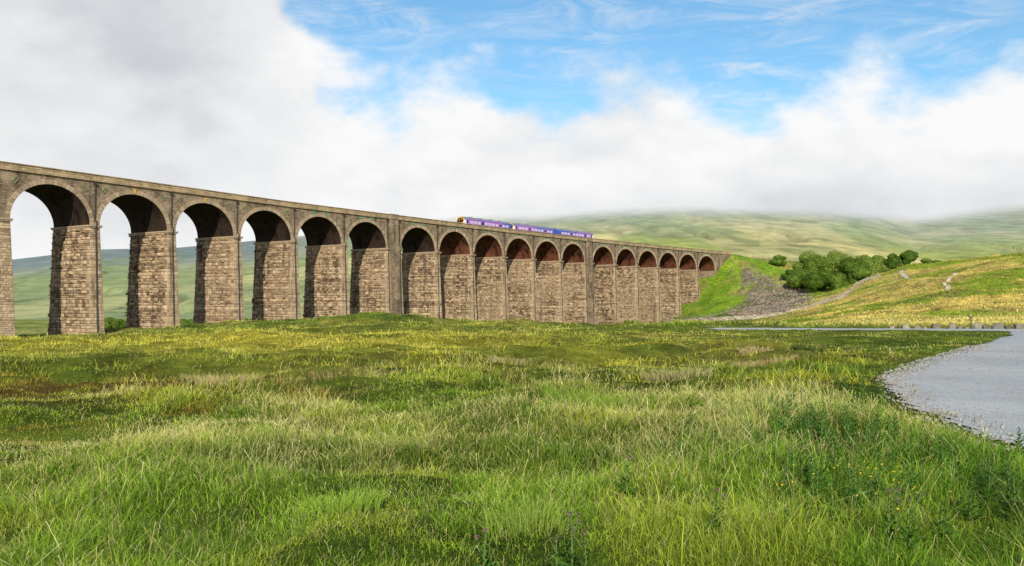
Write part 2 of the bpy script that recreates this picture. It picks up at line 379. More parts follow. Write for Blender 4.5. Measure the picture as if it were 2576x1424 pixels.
# ---------------------------------------------------------------- viaduct
P0 = np.array([-82.2, 141.5]); D0 = np.array([.546, .8377]); N0 = np.array([.8377, -.546])
ZS = 13.7; ZT = 22.9; RA = 6.85; RB = 6.4; WD = 11.5
def vpos(t, w, z):
    tp = max(t, 0); p = P0+D0*t+N0*(6.5e-7*tp**3); q = D0+N0*(3*6.5e-7*tp*tp); q = q/np.hypot(*q)
    sg = .6*min(max(t, 0)/60, 1)*min(max((z-ZS)/(ZT-ZS), 0), 1.)
    return (p[0]-q[1]*w, p[1]+q[0]*w, E+z-sg)
def vhead(t):
    tp = max(t, 0); q = D0+N0*(3*6.5e-7*tp*tp); return math.atan2(q[1], q[0])
VR = vpos(0, 0, -6)
via = empty('railway_viaduct', VR, 0, 'long curved stone railway viaduct of tall arches crossing the valley', 'viaduct')
def vb(name, mb, mat, parent=None):
    L = np.array(mb.v); uv = []
    for f in mb.f:
        a, b_, c_ = L[f[0]], L[f[1]], L[f[2]]
        n = np.abs(np.cross(b_-a, c_-a)); k = int(np.argmax(n))
        for q in f:
            p = L[q]; uv.append((p[0], p[2]) if k == 1 else ((p[1], p[2]) if k == 0 else (p[1], p[0])))
    Wv = np.array([vpos(*p) for p in mb.v])-np.array(VR)
    t = np.array(mb.t)[:, None].repeat(3, 1)
    return mesh_np(name, Wv, mb.f, mat, parent or via, col=t, uv=uv, midx=mb.m)
piers = [(-50.2, .9), (-34.7, .9), (-19.2, .9), (-1.85, 2.75)]+[(15.5*i, .9) for i in range(1, 6)]+[(94.85, 2.75)]+[(112.2+15.5*i, .9) for i in range(5)]+[(191.55, 2.75)]+[(208.9+15.5*i, .9) for i in range(5)]
TEND = 285.5
def rock(mb, q, nrm, out, tone):
    q = [np.array(p) for p in q]; nrm = np.array(nrm); c = sum(q)/4
    o_ = [p+(c-p)*.08+nrm*out*R.uniform(.5, 1) for p in q]; cc = c+nrm*out*1.4+(q[1]-q[0])*R.uniform(-.2, .2)
    vs = q+o_+[cc]; fs = [(0, 1, 5, 4), (1, 2, 6, 5), (2, 3, 7, 6), (3, 0, 4, 7), (4, 5, 8), (5, 6, 8), (6, 7, 8), (7, 4, 8)]
    mb.add(vs, fs, tone)
for t0, ht in piers:
    g = vpos(t0, 0, 0); zb = min(h1(g[0], g[1]), h1(*vpos(t0, WD, 0)[:2]))-E-1.5
    zt = ZS-.45; bat = .03
    def hf(z): return ht+bat*(ZS-z)
    def wf(z): return -.12-bat*(ZS-z)
    core = MB(); a, b_ = hf(zb), wf(zb); c_, d_ = hf(zt), wf(zt)
    core.hexa([(t0-a, b_, zb), (t0+a, b_, zb), (t0+a, WD-b_, zb), (t0-a, WD-b_, zb), (t0-c_, d_, zt), (t0+c_, d_, zt), (t0+c_, WD-d_, zt), (t0-c_, WD-d_, zt)], .5)
    z = zb
    while z < zt-.05:
        hgt = R.choice([.26, .32, .38, .45, .55, .7]); z1 = min(z+hgt, zt)
        if zt-z1 < .18: z1 = zt
        w = wf(z); wend = WD-wf(z)
        ct = R.uniform(.25, .62)
        while w < wend-.05:
            ln = R.uniform(.35, 1.25); w1 = min(w+ln, wend)
            if wend-w1 < .25: w1 = wend
            ga = .025; a0, a1 = hf(z), hf(z1)
            big = R.random() < .12
            edge_ = w < wf(z)+.3
            rock(core, [(t0-a0, w1-ga, z+ga), (t0-a0, w+ga, z+ga), (t0-a1, w+ga, z1-ga), (t0-a1, w1-ga, z1-ga)], (-1, 0, 0), .06 if edge_ else (R.uniform(.25, .5) if big else R.uniform(.03, .22)), min(1, max(0, ct+(.15 if edge_ else 0)+R.gauss(0, .3))))
            w = w1
        t = t0-hf(z); te = t0+hf(z)
        while t < te-.05:
            t1 = min(t+R.uniform(.6, 1.2), te)
            if te-t1 < .3: t1 = te
            rock(core, [(t+.02, wf(z), z+.02), (t1-.02, wf(z), z+.02), (t1-.02, wf(z1), z1-.02), (t+.02, wf(z1), z1-.02)], (0, -1, 0), R.uniform(.02, .09), min(1, max(0, ct+.3+R.gauss(0, .2))))
            t = t1
        z = z1
    core.m = [1]*6+[0]*(len(core.f)-6)
    pr = vb('king_pier' if ht > 2 else 'pier', core, [M['pier'], M['core']])
    im = MB(); x = ht+.2
    im.box(t0-x, t0+x, -.42, WD+.4, ZS-.45, ZS-.2, .6); im.box(t0-x-.14, t0+x+.14, -.55, WD+.5, ZS-.2, ZS+.02, .75)
    vb('impost', im, M['ring'], pr)
    if t0 > 0:
        def pipe(tt, w0=0.):
            pi = MB(); zz = 20.9; pts = []
            while zz > zb: pts.append((tt, (w0-.16 if zz > ZS+.4 else w0+wf(zz)-.22) if abs(zz-ZS) > .8 else w0-.68, zz)); zz -= 1.0
            pi.tube(pts, .1, 6)
            pi.box(tt-.25, tt+.25, w0-.4, w0-.005, 20.9, 21.3)
            vb('drainpipe', pi, M['pipe'])
        if ht > 2:
            pl = MB(); x = 1.5
            pl.hexa([(t0-x-.25, wf(zb)-.4, zb), (t0+x+.25, wf(zb)-.4, zb), (t0+x+.25, wf(zb)+.02, zb), (t0-x-.25, wf(zb)+.02, zb), (t0-x, -.44, ZT-1.32), (t0+x, -.44, ZT-1.32), (t0+x, -.02, ZT-1.32), (t0-x, -.02, ZT-1.32)])
            pl.box(t0-x-.15, t0+x+.15, -.6, -.385, ZT-1.32, ZT-1.06); pl.box(t0-x, t0+x, -.42, -.07, ZT-1.06, ZT-.12); pl.box(t0-x-.12, t0+x+.12, -.5, -.21, ZT-.12, ZT+.05)
            vb('pilaster', pl, M['spandrel']); pipe(t0+2.2); pipe(t0-2.2)
        else: pipe(t0)
arches = []
for a, b_ in zip(piers, piers[1:]): arches.append((a[0]+a[1], b_[0]-b_[1]))
arches.append((piers[-1][0]+.9, TEND))
sp = MB(); NS = 26; ZW = ZT-1.3
def arc(t0, t1, k, r=0):
    th = math.pi*(1-k/NS); c = (t0+t1)/2; return (c+(RA+r)*math.cos(th), ZS+(RB+r)*math.sin(th))
for wv in (0, WD):
    tprev = -51.1
    for (t0, t1) in arches+[(None, None)]:
        e = t0 if t0 is not None else 300
        qs = [(tprev, wv, ZS), (e, wv, ZS), (e, wv, ZW), (tprev, wv, ZW)] if t0 is not None else [(tprev, wv, -14), (e, wv, -14), (e, wv, ZW), (tprev, wv, ZW)]
        sp.add(qs, [(0, 1, 2, 3)] if wv == 0 else [(3, 2, 1, 0)])
        if t0 is None: break
        for k in range(NS):
            a, b_ = arc(t0, t1, k), arc(t0, t1, k+1)
            sp.add([(a[0], wv, a[1]), (b_[0], wv, b_[1]), (b_[0], wv, ZW), (a[0], wv, ZW)], [(0, 1, 2, 3)] if wv == 0 else [(3, 2, 1, 0)])
        tprev = t1
sp.add([(TEND, 0, -14), (TEND, WD, -14), (TEND, WD, ZS), (TEND, 0, ZS)], [(3, 2, 1, 0)])
vb('spandrel_wall', sp, M['spandrel'])
for n, (t0, t1) in enumerate(arches):
    so = MB()
    for k in range(NS):
        a, b_ = arc(t0, t1, k), arc(t0, t1, k+1)
        so.add([(a[0], 0, a[1]), (a[0], WD, a[1]), (b_[0], WD, b_[1]), (b_[0], 0, b_[1])], [(0, 1, 2, 3)])
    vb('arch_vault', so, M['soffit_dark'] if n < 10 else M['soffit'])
    ri = MB(); NV = 31; c = (t0+t1)/2
    for k in range(NV):
        A1 = math.pi*(k+.04)/NV; A2 = math.pi*(k+.96)/NV; th = .8; pr_ = -.1-R.uniform(0, .05)
        pts = []
        for w in (pr_, 0.0):
            for (rr, AA) in ((0, A1), (0, A2), (th, A2), (th, A1)): pts.append((c+(RA+rr)*math.cos(AA), w, ZS+(RB+rr)*math.sin(AA)))
        ri.hexa(pts, R.uniform(.2, .9))
    vb('arch_ring', ri, M['ring'])
    if n >= 3:
        va = n-4
        for sgn in (-1, 1):
            pm = MB()
            if va < 3:
                tc = c+sgn*5.9; zc = 20.2; ang = sgn*-.9
                def rot(x, z): return (tc+x*math.cos(ang)-z*math.sin(ang), zc+x*math.sin(ang)+z*math.cos(ang))
                def bar(x0, z0, x1, z1, w=.06):
                    dx, dz = x1-x0, z1-z0; l = math.hypot(dx, dz); nx, nz = -dz/l*w, dx/l*w
                    v = []
                    for ww in (-.14, -.02):
                        for (x, z) in ((x0-nx, z0-nz), (x1-nx, z1-nz), (x1+nx, z1+nz), (x0+nx, z0+nz)):
                            p = rot(x, z); v.append((p[0], ww, p[1]))
                    pm.hexa(v)
                bar(-.65, -.26, .65, -.26); bar(-.65, .26, .65, .26)
                for j in range(4): x = -.54+j*.36; bar(x, -.26, x, .26)
                vb('tie_bracket', pm, M['bracket'])
            else:
                tc = c+sgn*1.9; zc = 21.05; rr = .42
                pts = [(tc+rr*math.cos(2*math.pi*j/14), -.08, zc+rr*math.sin(2*math.pi*j/14)) for j in range(15)]
                pm.tube(pts, .08, 4, cap=False)
                for aa in (.78, 2.35): pm.tube([(tc-rr*math.cos(aa), -.08, zc-rr*math.sin(aa)), (tc+rr*math.cos(aa), -.08, zc+rr*math.sin(aa))], .07, 4)
                pm.tube([(tc, -.02, zc), (tc, -.16, zc)], .16, 8)
                vb('tie_plate', pm, M['plate'])
        if va in (0, 1):
            pm = MB(); pm.box(c-.16, c+.16, -.2, -.12, 20.35, 21.0); pm.box(c-.35, c+.35, -.2, -.125, 20.98, 21.1); vb('crown_marker', pm, M['yellow'])
def run(t0, t1, step=7.75):
    n = max(1, round((t1-t0)/step)); return [t0+(t1-t0)*i/n for i in range(n+1)]
def strip(name, w0, w1, z0, z1, mat, ta=-51, tb=300):
    m_ = MB(); ts = run(ta, tb)
    for a, b_ in zip(ts, ts[1:]): m_.box(a, b_, w0, w1, z0, z1)
    fs = []; ms = []
    for i_, f in enumerate(m_.f):
        if i_ % 6 in (3, 5) and not (i_ < 6 or i_ >= len(m_.f)-6): continue
        fs.append(f); ms.append(0)
    m_.f = fs; m_.m = ms
    return vb(name, m_, mat)
strip('string_course', -.38, .0, ZW, ZW+.22, M['parapet'])
strip('parapet', -.06, .42, ZW+.22, ZT-.18, M['parapet']); strip('coping', -.2, .55, ZT-.18, ZT, M['parapet'])
strip('parapet', WD-.42, WD+.06, ZW, ZT-.18, M['parapet']); strip('coping', WD-.55, WD+.2, ZT-.18, ZT, M['parapet'])
strip('deck', .42, WD-.42, ZW-.9, ZW-.35, M['ballast'])
for w in (3.2, 7.8):
    for s_ in (-.72, .72): strip('rail', w+s_-.05, w+s_+.05, ZW-.35, ZW-.2, M['rail'])

# ---------------------------------------------------------------- train
M['t_blue'] = plain('train_blue', (.045, .08, .42), .35, .05); M['t_purple'] = plain('train_purple', (.26, .09, .46), .35, .05)
M['t_violet'] = plain('train_violet', (.40, .16, .56), .35, .05)
M['t_roof'] = plain('train_roof', (.20, .21, .27), .6, .1); M['t_white'] = plain('train_white', (.75, .76, .8), .4, .03)
M['t_yel'] = plain('train_yellow', (.8, .45, .02), .4, .05); M['t_black'] = plain('train_black', (.012, .012, .016), .2, .1)
M['t_glass'] = plain('train_glass', (.55, .46, .66), .15, .15); M['t_dark'] = plain('underframe', (.03, .03, .035), .8)  # pale lilac panes: reflected sky painted into the glass colour
RAILZ = vpos(150, 3, ZW-.2)[2]+.05
tp_ = vpos(162, 3.2, 0)
train = empty('passenger_train', (tp_[0], tp_[1], RAILZ), 0, 'three carriage blue and purple diesel train with yellow cab end on the viaduct', 'train')
prof_ = [(-1.32, .55), (-1.4, 1.1), (-1.41, 1.6), (-1.4, 2.65), (-1.31, 3.05), (-1.02, 3.38), (-.5, 3.62), (0, 3.7), (.5, 3.62), (1.02, 3.38), (1.31, 3.05), (1.4, 2.65), (1.41, 1.6), (1.4, 1.1), (1.32, .55)]
MT = [M['t_blue'], M['t_purple'], M['t_violet'], M['t_roof'], M['t_white'], M['t_yel'], M['t_dark']]
def carriage(tc, segs, cabs):
    L = 23.3; p = vpos(tc, 3.2, 0); hd = vhead(tc)
    xs = sorted(set([-L/2, -L/2+.5, L/2-.5, L/2]+[s[0] for s in segs if abs(s[0]) < L/2-.6]))
    vs = []; k = len(prof_)
    for x in xs:
        cabend = (x < -L/2+.01 and 'L' in cabs) or (x > L/2-.01 and 'R' in cabs)
        for (y, z) in prof_:
            rk = 0
            if cabend: rk = .45*max(0, (z-1.6)/2.1)*(1 if x < 0 else -1)
            vs.append((x+rk, y*(.93 if cabend else 1), .55+(z-.55)*(.97 if cabend else 1)))
    fs = []; ms = []
    def colat(x):
        c = segs[0][1]
        for s in segs:
            if x >= s[0]: c = s[1]
        return c
    for i_ in range(len(xs)-1):
        xm = (xs[i_]+xs[i_+1])/2; c = colat(xm)
        for j in range(k-1):
            fs.append((i_*k+j, (i_+1)*k+j, (i_+1)*k+j+1, i_*k+j+1))
            zmid = (prof_[j][1]+prof_[j+1][1])/2
            ms.append(3 if zmid > 3.1 else (0 if zmid < 1.2 else (c[1] if zmid > 2.7 else c[0])))
    fs.append(tuple(range(k))); ms.append(5 if 'L' in cabs else 0)
    fs.append(tuple((len(xs)-1)*k+j for j in range(k))[::-1]); ms.append(5 if 'R' in cabs else 0)
    o_ = mesh_np('carriage', vs, fs, MT, train, midx=ms)
    o_.location = (p[0]-tp_[0], p[1]-tp_[1], 0); o_.rotation_euler = (0, 0, hd)
    for sd in (-1, 1):
        x = -L/2+3.0
        while x < L/2-2.6:
            if abs(x-(-L/2+3+1.75*3)) > .1 and abs(x-(-L/2+3+1.75*8)) > .1:
                w = MB(); y = sd*1.415; w.box(x, x+1.35, min(y, y+sd*.02), max(y, y+sd*.02), 1.78, 2.55); w.build('window', M['t_glass'], o_)
            else:
                w = MB(); y = sd*1.415; w.box(x+.05, x+1.3, min(y, y+sd*.03), max(y, y+sd*.03), .6, 2.75, m=0); w.build('door', M['t_violet'] if colat(x)[0] != 2 else M['t_blue'], o_)
                w = MB(); y = sd*1.455; w.box(x+.25, x+1.1, min(y, y+sd*.02), max(y, y+sd*.02), 1.8, 2.5); w.build('door_window', M['t_black'], o_)
            x += 1.75
    for x in (-8, 8):
        g = MB(); g.box(x-1.6, x+1.6, -1.1, 1.1, .3, .56)
        for xx in (-1.1, 1.1):
            for yy in (-.8, .66): g.tube([(x+xx, yy, .42), (x+xx, yy+.14, .42)], .42, 14)
        g.build('bogie', M['t_dark'], o_)
    for x in (-7, -2.5, 2.5, 7):
        rv = MB(); rv.box(x-.6, x+.6, -.5, .5, 3.6, 3.8); rv.build('roof_vent', M['t_roof'], o_)
    for cb in cabs:
        s_ = -1 if cb == 'L' else 1; X0 = s_*L/2
        def fx(z): return X0-s_*(.45*max(0, (z-1.6)/2.1))
        def pane(nm, y0, y1, z0, z1, mat, off=.03):
            w = MB(); v = []
            for (oo) in (0.005, off):
                for (y, z) in ((y0, z0), (y1, z0), (y1, z1), (y0, z1)): v.append((fx(z)+s_*oo, y, z))
            w.hexa(v); w.build(nm, mat, o_)
        pane('windscreen', -1.12, -.4, 1.95, 2.85, M['t_black']); pane('windscreen', .4, 1.12, 1.95, 2.85, M['t_black'])
        pane('gangway_door', -.33, .33, .7, 2.95, M['t_black']); pane('headboard', -1.0, 1.0, 3.02, 3.3, M['t_black'])
        pane('headlight', -1.05, -.75, 1.2, 1.45, M['t_white']); pane('headlight', .75, 1.05, 1.2, 1.45, M['t_white'])
        for sd in (-1, 1):
            y = sd*1.42; w = MB(); a = X0-s_*1.2; b2 = X0-s_*2.1; w.box(min(a, b2), max(a, b2), min(y, y+sd*.02), max(y, y+sd*.02), 1.8, 2.6); w.build('cab_window', M['t_black'], o_)
    return o_
carriage(126+11.9, [(-99, (4, 3)), (-10.2, (2, 1)), (2.5, (1, 1)), (7.5, (0, 0)), (10.9, (0, 0))], 'L')
carriage(126+11.9+24.2, [(-99, (4, 0)), (-10.4, (2, 1)), (-3.5, (1, 1)), (1, (0, 0))], 'L')
carriage(126+11.9+48.4, [(-99, (0, 0)), (1.0, (1, 1)), (4, (2, 1)), (10, (4, 0))], 'R')

# ---------------------------------------------------------------- trees
LG = [V3(.05, .11, .014), V3(.13, .215, .028), V3(.22, .31, .05)]
def tree(name, px, Y, hgt, rad, label, tint=1, cat='tree', flat=.8):
    X = PX(px, Y); z0 = h1(X, Y)
    root = empty(name, (X, Y, z0-.1), R.uniform(0, 6), label, cat)
    nl = 13; lobes = []
    for i_ in range(nl):
        a = R.uniform(0, 6.28); rr = rad*R.uniform(.2, .66) if i_ else 0
        lz = hgt*R.uniform(.22, .72)*(1-.2*rr/rad) if i_ else hgt*.7
        lobes.append((math.cos(a)*rr, math.sin(a)*rr, lz, rad*R.uniform(.34, .48)))
    tr = MB(); th = hgt*.45
    tr.tube([(0, 0, -.6), (.1, 0, th*.5), (0, .1, th), (0, .05, hgt*.75)], [hgt*.04, hgt*.03, hgt*.022, hgt*.006], 7)
    for L_ in lobes[1:6]: tr.tube([(0, .03, th*R.uniform(.35, .9)), (L_[0]*.5, L_[1]*.5, (th*.7+L_[2])*.5), (L_[0], L_[1], L_[2])], [hgt*.016, hgt*.01, hgt*.004], 5)
    tr.build('trunk', M['bark'], root)
    N = max(1600, min(int(800*rad*rad/max(1, rad/5)), 14000))
    idx = NR.randint(0, nl, N); L = np.array(lobes)[idx]
    d = NR.normal(size=(N, 3)); d /= np.linalg.norm(d, axis=1)[:, None]
    rr = L[:, 3]*np.where(NR.rand(N) < .88, NR.uniform(.85, 1.06, N), NR.uniform(.3, .85, N))
    bump = 1+.22*(fbm(d[:, 0]*3+idx, d[:, 2]*3+d[:, 1]*2, 3, 2)-.5)*2
    c = L[:, :3]+d*(rr*bump)[:, None]*np.array([1, 1, flat])[None, :]
    c[:, 2] = np.maximum(c[:, 2], hgt*.04)
    sz = NR.uniform(.16, .34, N)*(1+rad*.02)
    nrm = d+NR.normal(size=(N, 3))*.45
    a = np.cross(nrm, NR.normal(size=(N, 3))); a /= np.linalg.norm(a, axis=1)[:, None]
    b2 = np.cross(a, nrm); b2 /= np.linalg.norm(b2, axis=1)[:, None]
    a *= sz[:, None]; b2 *= (sz*.7)[:, None]
    V = np.stack([c-a, c-b2*.8, c+a, c+b2*.8], 1).reshape(-1, 3)
    tone = NR.rand(N)*.55+.45*sm(.3, .7, fbm(c[:, 0]*.6, c[:, 2]*.6+c[:, 1], 9, 2))
    col = mix(LG[0].repeat(N, 0), LG[1], tone) if tint == 0 else mix(LG[0].repeat(N, 0)*1.2, LG[2], tone) if tint == 1 else mix(LG[1].repeat(N, 0)*.8, V3(.29, .38, .08), tone)
    mesh_np('crown', V, np.arange(4*N).reshape(-1, 4), M['leaf'], root, col=col.repeat(4, 0))
    return root
TR = [('tree', 2014, 338, 8.2, 6.2, 'leftmost broad tree of the wood above the stone wall', 1), ('tree', 2054, 352, 11, 7.0, 'tall full crowned tree near the left of the wood', 1), ('tree', 2068, 322, 8.2, 6, 'dark rounded tree at the lower front of the wood', 0),
      ('tree', 2034, 372, 10.5, 6.6, 'pale green tree at the back left of the wood on the bank', 2), ('tree', 2100, 362, 11, 7.2, 'bright leafy tree at the back middle of the wood', 2), ('tree', 2138, 350, 10, 6.8, 'dark tree in the middle of the wood', 0),
      ('tree', 2115, 312, 6.5, 4.8, 'low bushy tree beside the stone wall under the wood', 1), ('tree', 2165, 308, 6.5, 4.3, 'second low bushy tree beside the stone wall, at the right foot of the wood', 1), ('tree', 2176, 352, 10.5, 6, 'pale tree at the right of the wood', 2), ('tree', 2206, 352, 9.2, 4.6, 'small rounded tree ending the wood on the right', 1),
      ('tree', 2245, 318, 7.0, 3.7, 'left one of two round dark trees on the hill crest', 0), ('tree', 2287, 316, 6.8, 3.5, 'right one of two round dark trees on the hill crest', 0),
      ('shrub', 1957, 392, 5.6, 3.8, 'low shrub on top of the railway bank beside the viaduct end', 1), ('shrub', 1985, 350, 5.5, 3.1, 'lone dark shrub standing on the scree slope', 0),
      ('shrub', 2330, 300, 2.4, 2.2, 'small flat shrub right of the round trees on the crest', 1), ('shrub', 2356, 300, 1.8, 1.8, 'smallest shrub on the hill crest, farthest right', 0),
      ('tree', 275, 450, 6.5, 5, 'left far tree seen through the second arch', 1), ('tree', 303, 470, 5.5, 4, 'right far tree seen through the second arch', 0),
      ('tree', 459, 440, 8, 4.4, 'left far tree seen through the third arch', 1), ('tree', 480, 460, 6.5, 4, 'right far tree seen through the third arch', 1), ('tree', 621, 440, 8.5, 4.5, 'left far tree seen through the fourth arch', 1), ('tree', 640, 450, 6.5, 3.5, 'right far tree seen through the fourth arch beside its pier', 0)]
for (nm, px, Y, hg, rd, lb, ti) in TR: tree(nm, px, Y, hg, rd, lb, ti, cat=nm, flat=.85 if nm == 'tree' else .6)

# ---------------------------------------------------------------- stones
def stone_geo(mb, c, s, tone, flat=.7, rnd=R):
    base = [(-1, -1, -1), (1, -1, -1), (1, 1, -1), (-1, 1, -1), (-1, -1, 1), (1, -1, 1), (1, 1, 1), (-1, 1, 1)]
    a = rnd.uniform(0, 6.28); ca, sa = math.cos(a), math.sin(a); v = []
    for (x, y, z) in base:
        x *= rnd.uniform(.5, 1)*(.75 if z > 0 else 1); y *= rnd.uniform(.45, .9)*(.75 if z > 0 else 1); z *= rnd.uniform(.5, 1)*flat
        v.append((c[0]+(x*ca-y*sa)*s, c[1]+(x*sa+y*ca)*s, c[2]+z*s))
    mb.hexa(v, tone)
def boulder(px, Y, w, hh, label):
    import bmesh
    X = PX(px, Y); z = h1(X, Y); bm = bmesh.new(); bmesh.ops.create_icosphere(bm, subdivisions=3, radius=1)
    sd = R.uniform(0, 99)
    for v in bm.verts:
        p = v.co.copy(); q = 1+.5*(float(fbm(np.array([p.x*1.3+sd]), np.array([p.y*1.3+p.z*1.7+sd]), 2, 3)[0])-.5)*2.0
        v.co = Vector((max(-.8, min(.8, p.x*q))*w, max(-.8, min(.8, p.y*q))*w*.8, max(-.5, min(.8, p.z*q-.25*p.x*q))*hh))
    me = bpy.data.meshes.new('boulder'); bm.to_mesh(me); bm.free(); me.materials.append(M['boulder'])
    a = me.color_attributes.new('col', 'FLOAT_COLOR', 'POINT'); tn = R.uniform(.0, .9)
    a.data.foreach_set('color', np.full(len(me.vertices)*4, tn, np.float32))
    o_ = bpy.data.objects.new('boulder', me); link(o_); o_.location = (X, Y, z+hh*.25); o_.rotation_euler = (0, 0, R.choice([0, 3.14])+R.uniform(-.4, .4))
    return tag(o_, label, 'boulder', 'boulders lining the far edge of the gravel track')
orden = ['first', 'second', 'third', 'fourth', 'fifth', 'sixth', 'seventh', 'eighth', 'ninth', 'tenth', 'eleventh', 'twelfth', 'thirteenth']
bp = [(2245, .18, .15), (2279, .30, .22), (2307, .24, .19), (2327, .14, .12), (2356, .35, .27), (2394, .30, .26), (2415, .18, .16), (2432, .16, .12), (2456, .33, .31), (2480, .22, .22), (2508, .38, .31), (2535, .22, .17), (2564, .34, .28)]
for i_, (px, w, hh) in enumerate(bp):
    Y = 50.9+(34-PX(px, 55))*.19+4.0+R.uniform(-.2, .3)
    boulder(px, Y, w, hh*1.25, orden[i_]+' boulder from the left in the row along the gravel track')
mb = MB(); cnt = 0; NSC = 6200
while cnt < NSC:
    n = 4000; X = NR.uniform(70, 125, n); Y = NR.uniform(255, 395, n); Z = H(X, Y); px, py = screen(X, Y, Z)
    ok = inpoly(px+NR.normal(0, 9, n), py+NR.normal(0, 6, n), SCREE) & (fbm(X/5, Y/5, 91, 3) > NR.uniform(.25, .55, n))
    for j in np.nonzero(ok)[0]:
        if cnt >= NSC: break
        stone_geo(mb, (X[j], Y[j], Z[j]+.05), R.choice([.14, .17, .2, .25, .32, .5]), R.random()**1.3); cnt += 1
tag(mb.build('scree', M['screestone']), 'grey loose scree spilling down the railway bank', 'scree', kind='stuff')
def drywall(pts, label):
    P = [(PX(a, b_), b_) for a, b_ in pts]; o_ = P[0]
    root = (o_[0], o_[1], h1(*o_)); mb = MB()
    dist = [0]
    for a, b_ in zip(P, P[1:]): dist.append(dist[-1]+math.hypot(b_[0]-a[0], b_[1]-a[1]))
    n = int(dist[-1]/.75); ss_ = np.linspace(0, dist[-1], n); xs = np.interp(ss_, dist, [p[0] for p in P]); ys = np.interp(ss_, dist, [p[1] for p in P]); xs = xs+(fbm(ss_/20, ss_*0, 4, 2)-.5)*3; zs = H(xs, ys)
    for i_ in range(n-1):
        dx, dy = xs[i_+1]-xs[i_], ys[i_+1]-ys[i_]; l = math.hypot(dx, dy); nx, ny = -dy/l, dx/l
        for r_ in range(4):
            z0 = zs[i_]-.25+r_*.38; hh = .37*(1 if r_ < 3 else R.uniform(.4, 1.1)); th = .38-.05*r_+R.uniform(-.05, .05)
            o2 = R.uniform(-.08, .08); v = []
            for zz, q in ((z0, 1), (z0+hh, .92)):
                for (a, b_) in ((0, -1), (1, -1), (1, 1), (0, 1)): v.append((xs[i_]+dx*(a*.97+.0)+nx*th*b_*q+o2*nx-root[0], ys[i_]+dy*a*.97+ny*th*b_*q+o2*ny-root[1], zz-root[2]))
            mb.hexa(v, R.random())
    ob = mb.build('dry_stone_wall', M['wallstone']); ob.location = root
    return tag(ob, label, 'stone wall')
drywall([(1665, 262), (1700, 255), (1790, 245), (1870, 241), (1950, 240), (2010, 243), (2060, 250), (2110, 258), (2140, 266), (2158, 285), (2185, 297), (2215, 302)], 'long dry stone wall curving up the hill from the valley floor to the wood')
M['sand'] = plain('pale_path', (.50, .46, .37), .95, .2)
def path(pts, wd, label):
    P = [(PX(a, b_), b_) for a, b_ in pts]; dist = [0]
    for a, b_ in zip(P, P[1:]): dist.append(dist[-1]+math.hypot(b_[0]-a[0], b_[1]-a[1]))
    n = int(dist[-1]/1.0)+2; s2 = np.linspace(0, dist[-1], n); xs = np.interp(s2, dist, [p[0] for p in P])+(fbm(s2/8, s2*0, 7, 2)-.5)*2; ys = np.interp(s2, dist, [p[1] for p in P])
    vs = []
    for i_ in range(n):
        j = min(i_+1, n-1); k = max(i_-1, 0); dx, dy = xs[j]-xs[k], ys[j]-ys[k]; l = math.hypot(dx, dy); ww = wd*(.4+1.0*float(fbm(np.array([i_*.3]), np.array([2.]), 3, 2)[0])); nx, ny = -dy/l*ww/2, dx/l*ww/2
        for q in (-1, 0, 1): X, Y = xs[i_]+nx*q, ys[i_]+ny*q; vs.append((X, Y, h1(X, Y)+.12))
    fs = []
    for i_ in range(n-1):
        for q in (0, 1): a = i_*3+q; fs.append((a, a+1, a+4, a+3))
    o_ = mesh_np('footpath', vs, fs, M['sand'], col=np.full((len(vs), 3), .8)); tag(o_, label, 'footpath', kind='structure')
path([(2378, 185), (2385, 205), (2378, 222), (2405, 236), (2410, 246)], 1.0, 'pale worn footpath climbing the yellow hill at the right')
path([(2288, 262), (2268, 275), (2266, 292)], 1.2, 'short pale footpath near the hill crest below the round trees')
po = MB(); po.tube([(0, 0, -.3), (0, 0, .8)], .045, 6); po.box(-.1, .1, -.05, .05, .62, .8)
X, Y = PX(2443, 62), 62; ob = po.build('marker_post', M['wood']); ob.location = (X, Y, h1(X, Y)); tag(ob, 'short wooden waymarker post behind the row of boulders', 'post')
froot = empty('wire_fence', (97, 380, h1(97, 380)), 0, 'thin post and wire fence along the railway bank beyond the viaduct', 'fence')
fl = froot.location; prev = None
wr = MB()
for i_ in range(16):
    t = 302+i_*5.5; p = (96.3+(t-300)*.67, 381.0+(t-300)*.743); z = h1(*p); q = (p[0]-fl[0], p[1]-fl[1], z-fl[2])
    m_ = MB(); m_.tube([(q[0], q[1], q[2]-.3), (q[0], q[1], q[2]+1.3)], .09, 5); m_.build('post', M['wood'], froot)
    if prev:
        for hz in (.5, .85, 1.2): wr.tube([(prev[0], prev[1], prev[2]+hz), (q[0], q[1], q[2]+hz)], .025, 3)
    prev = q
wr.build('wire', M['pipe'], froot)

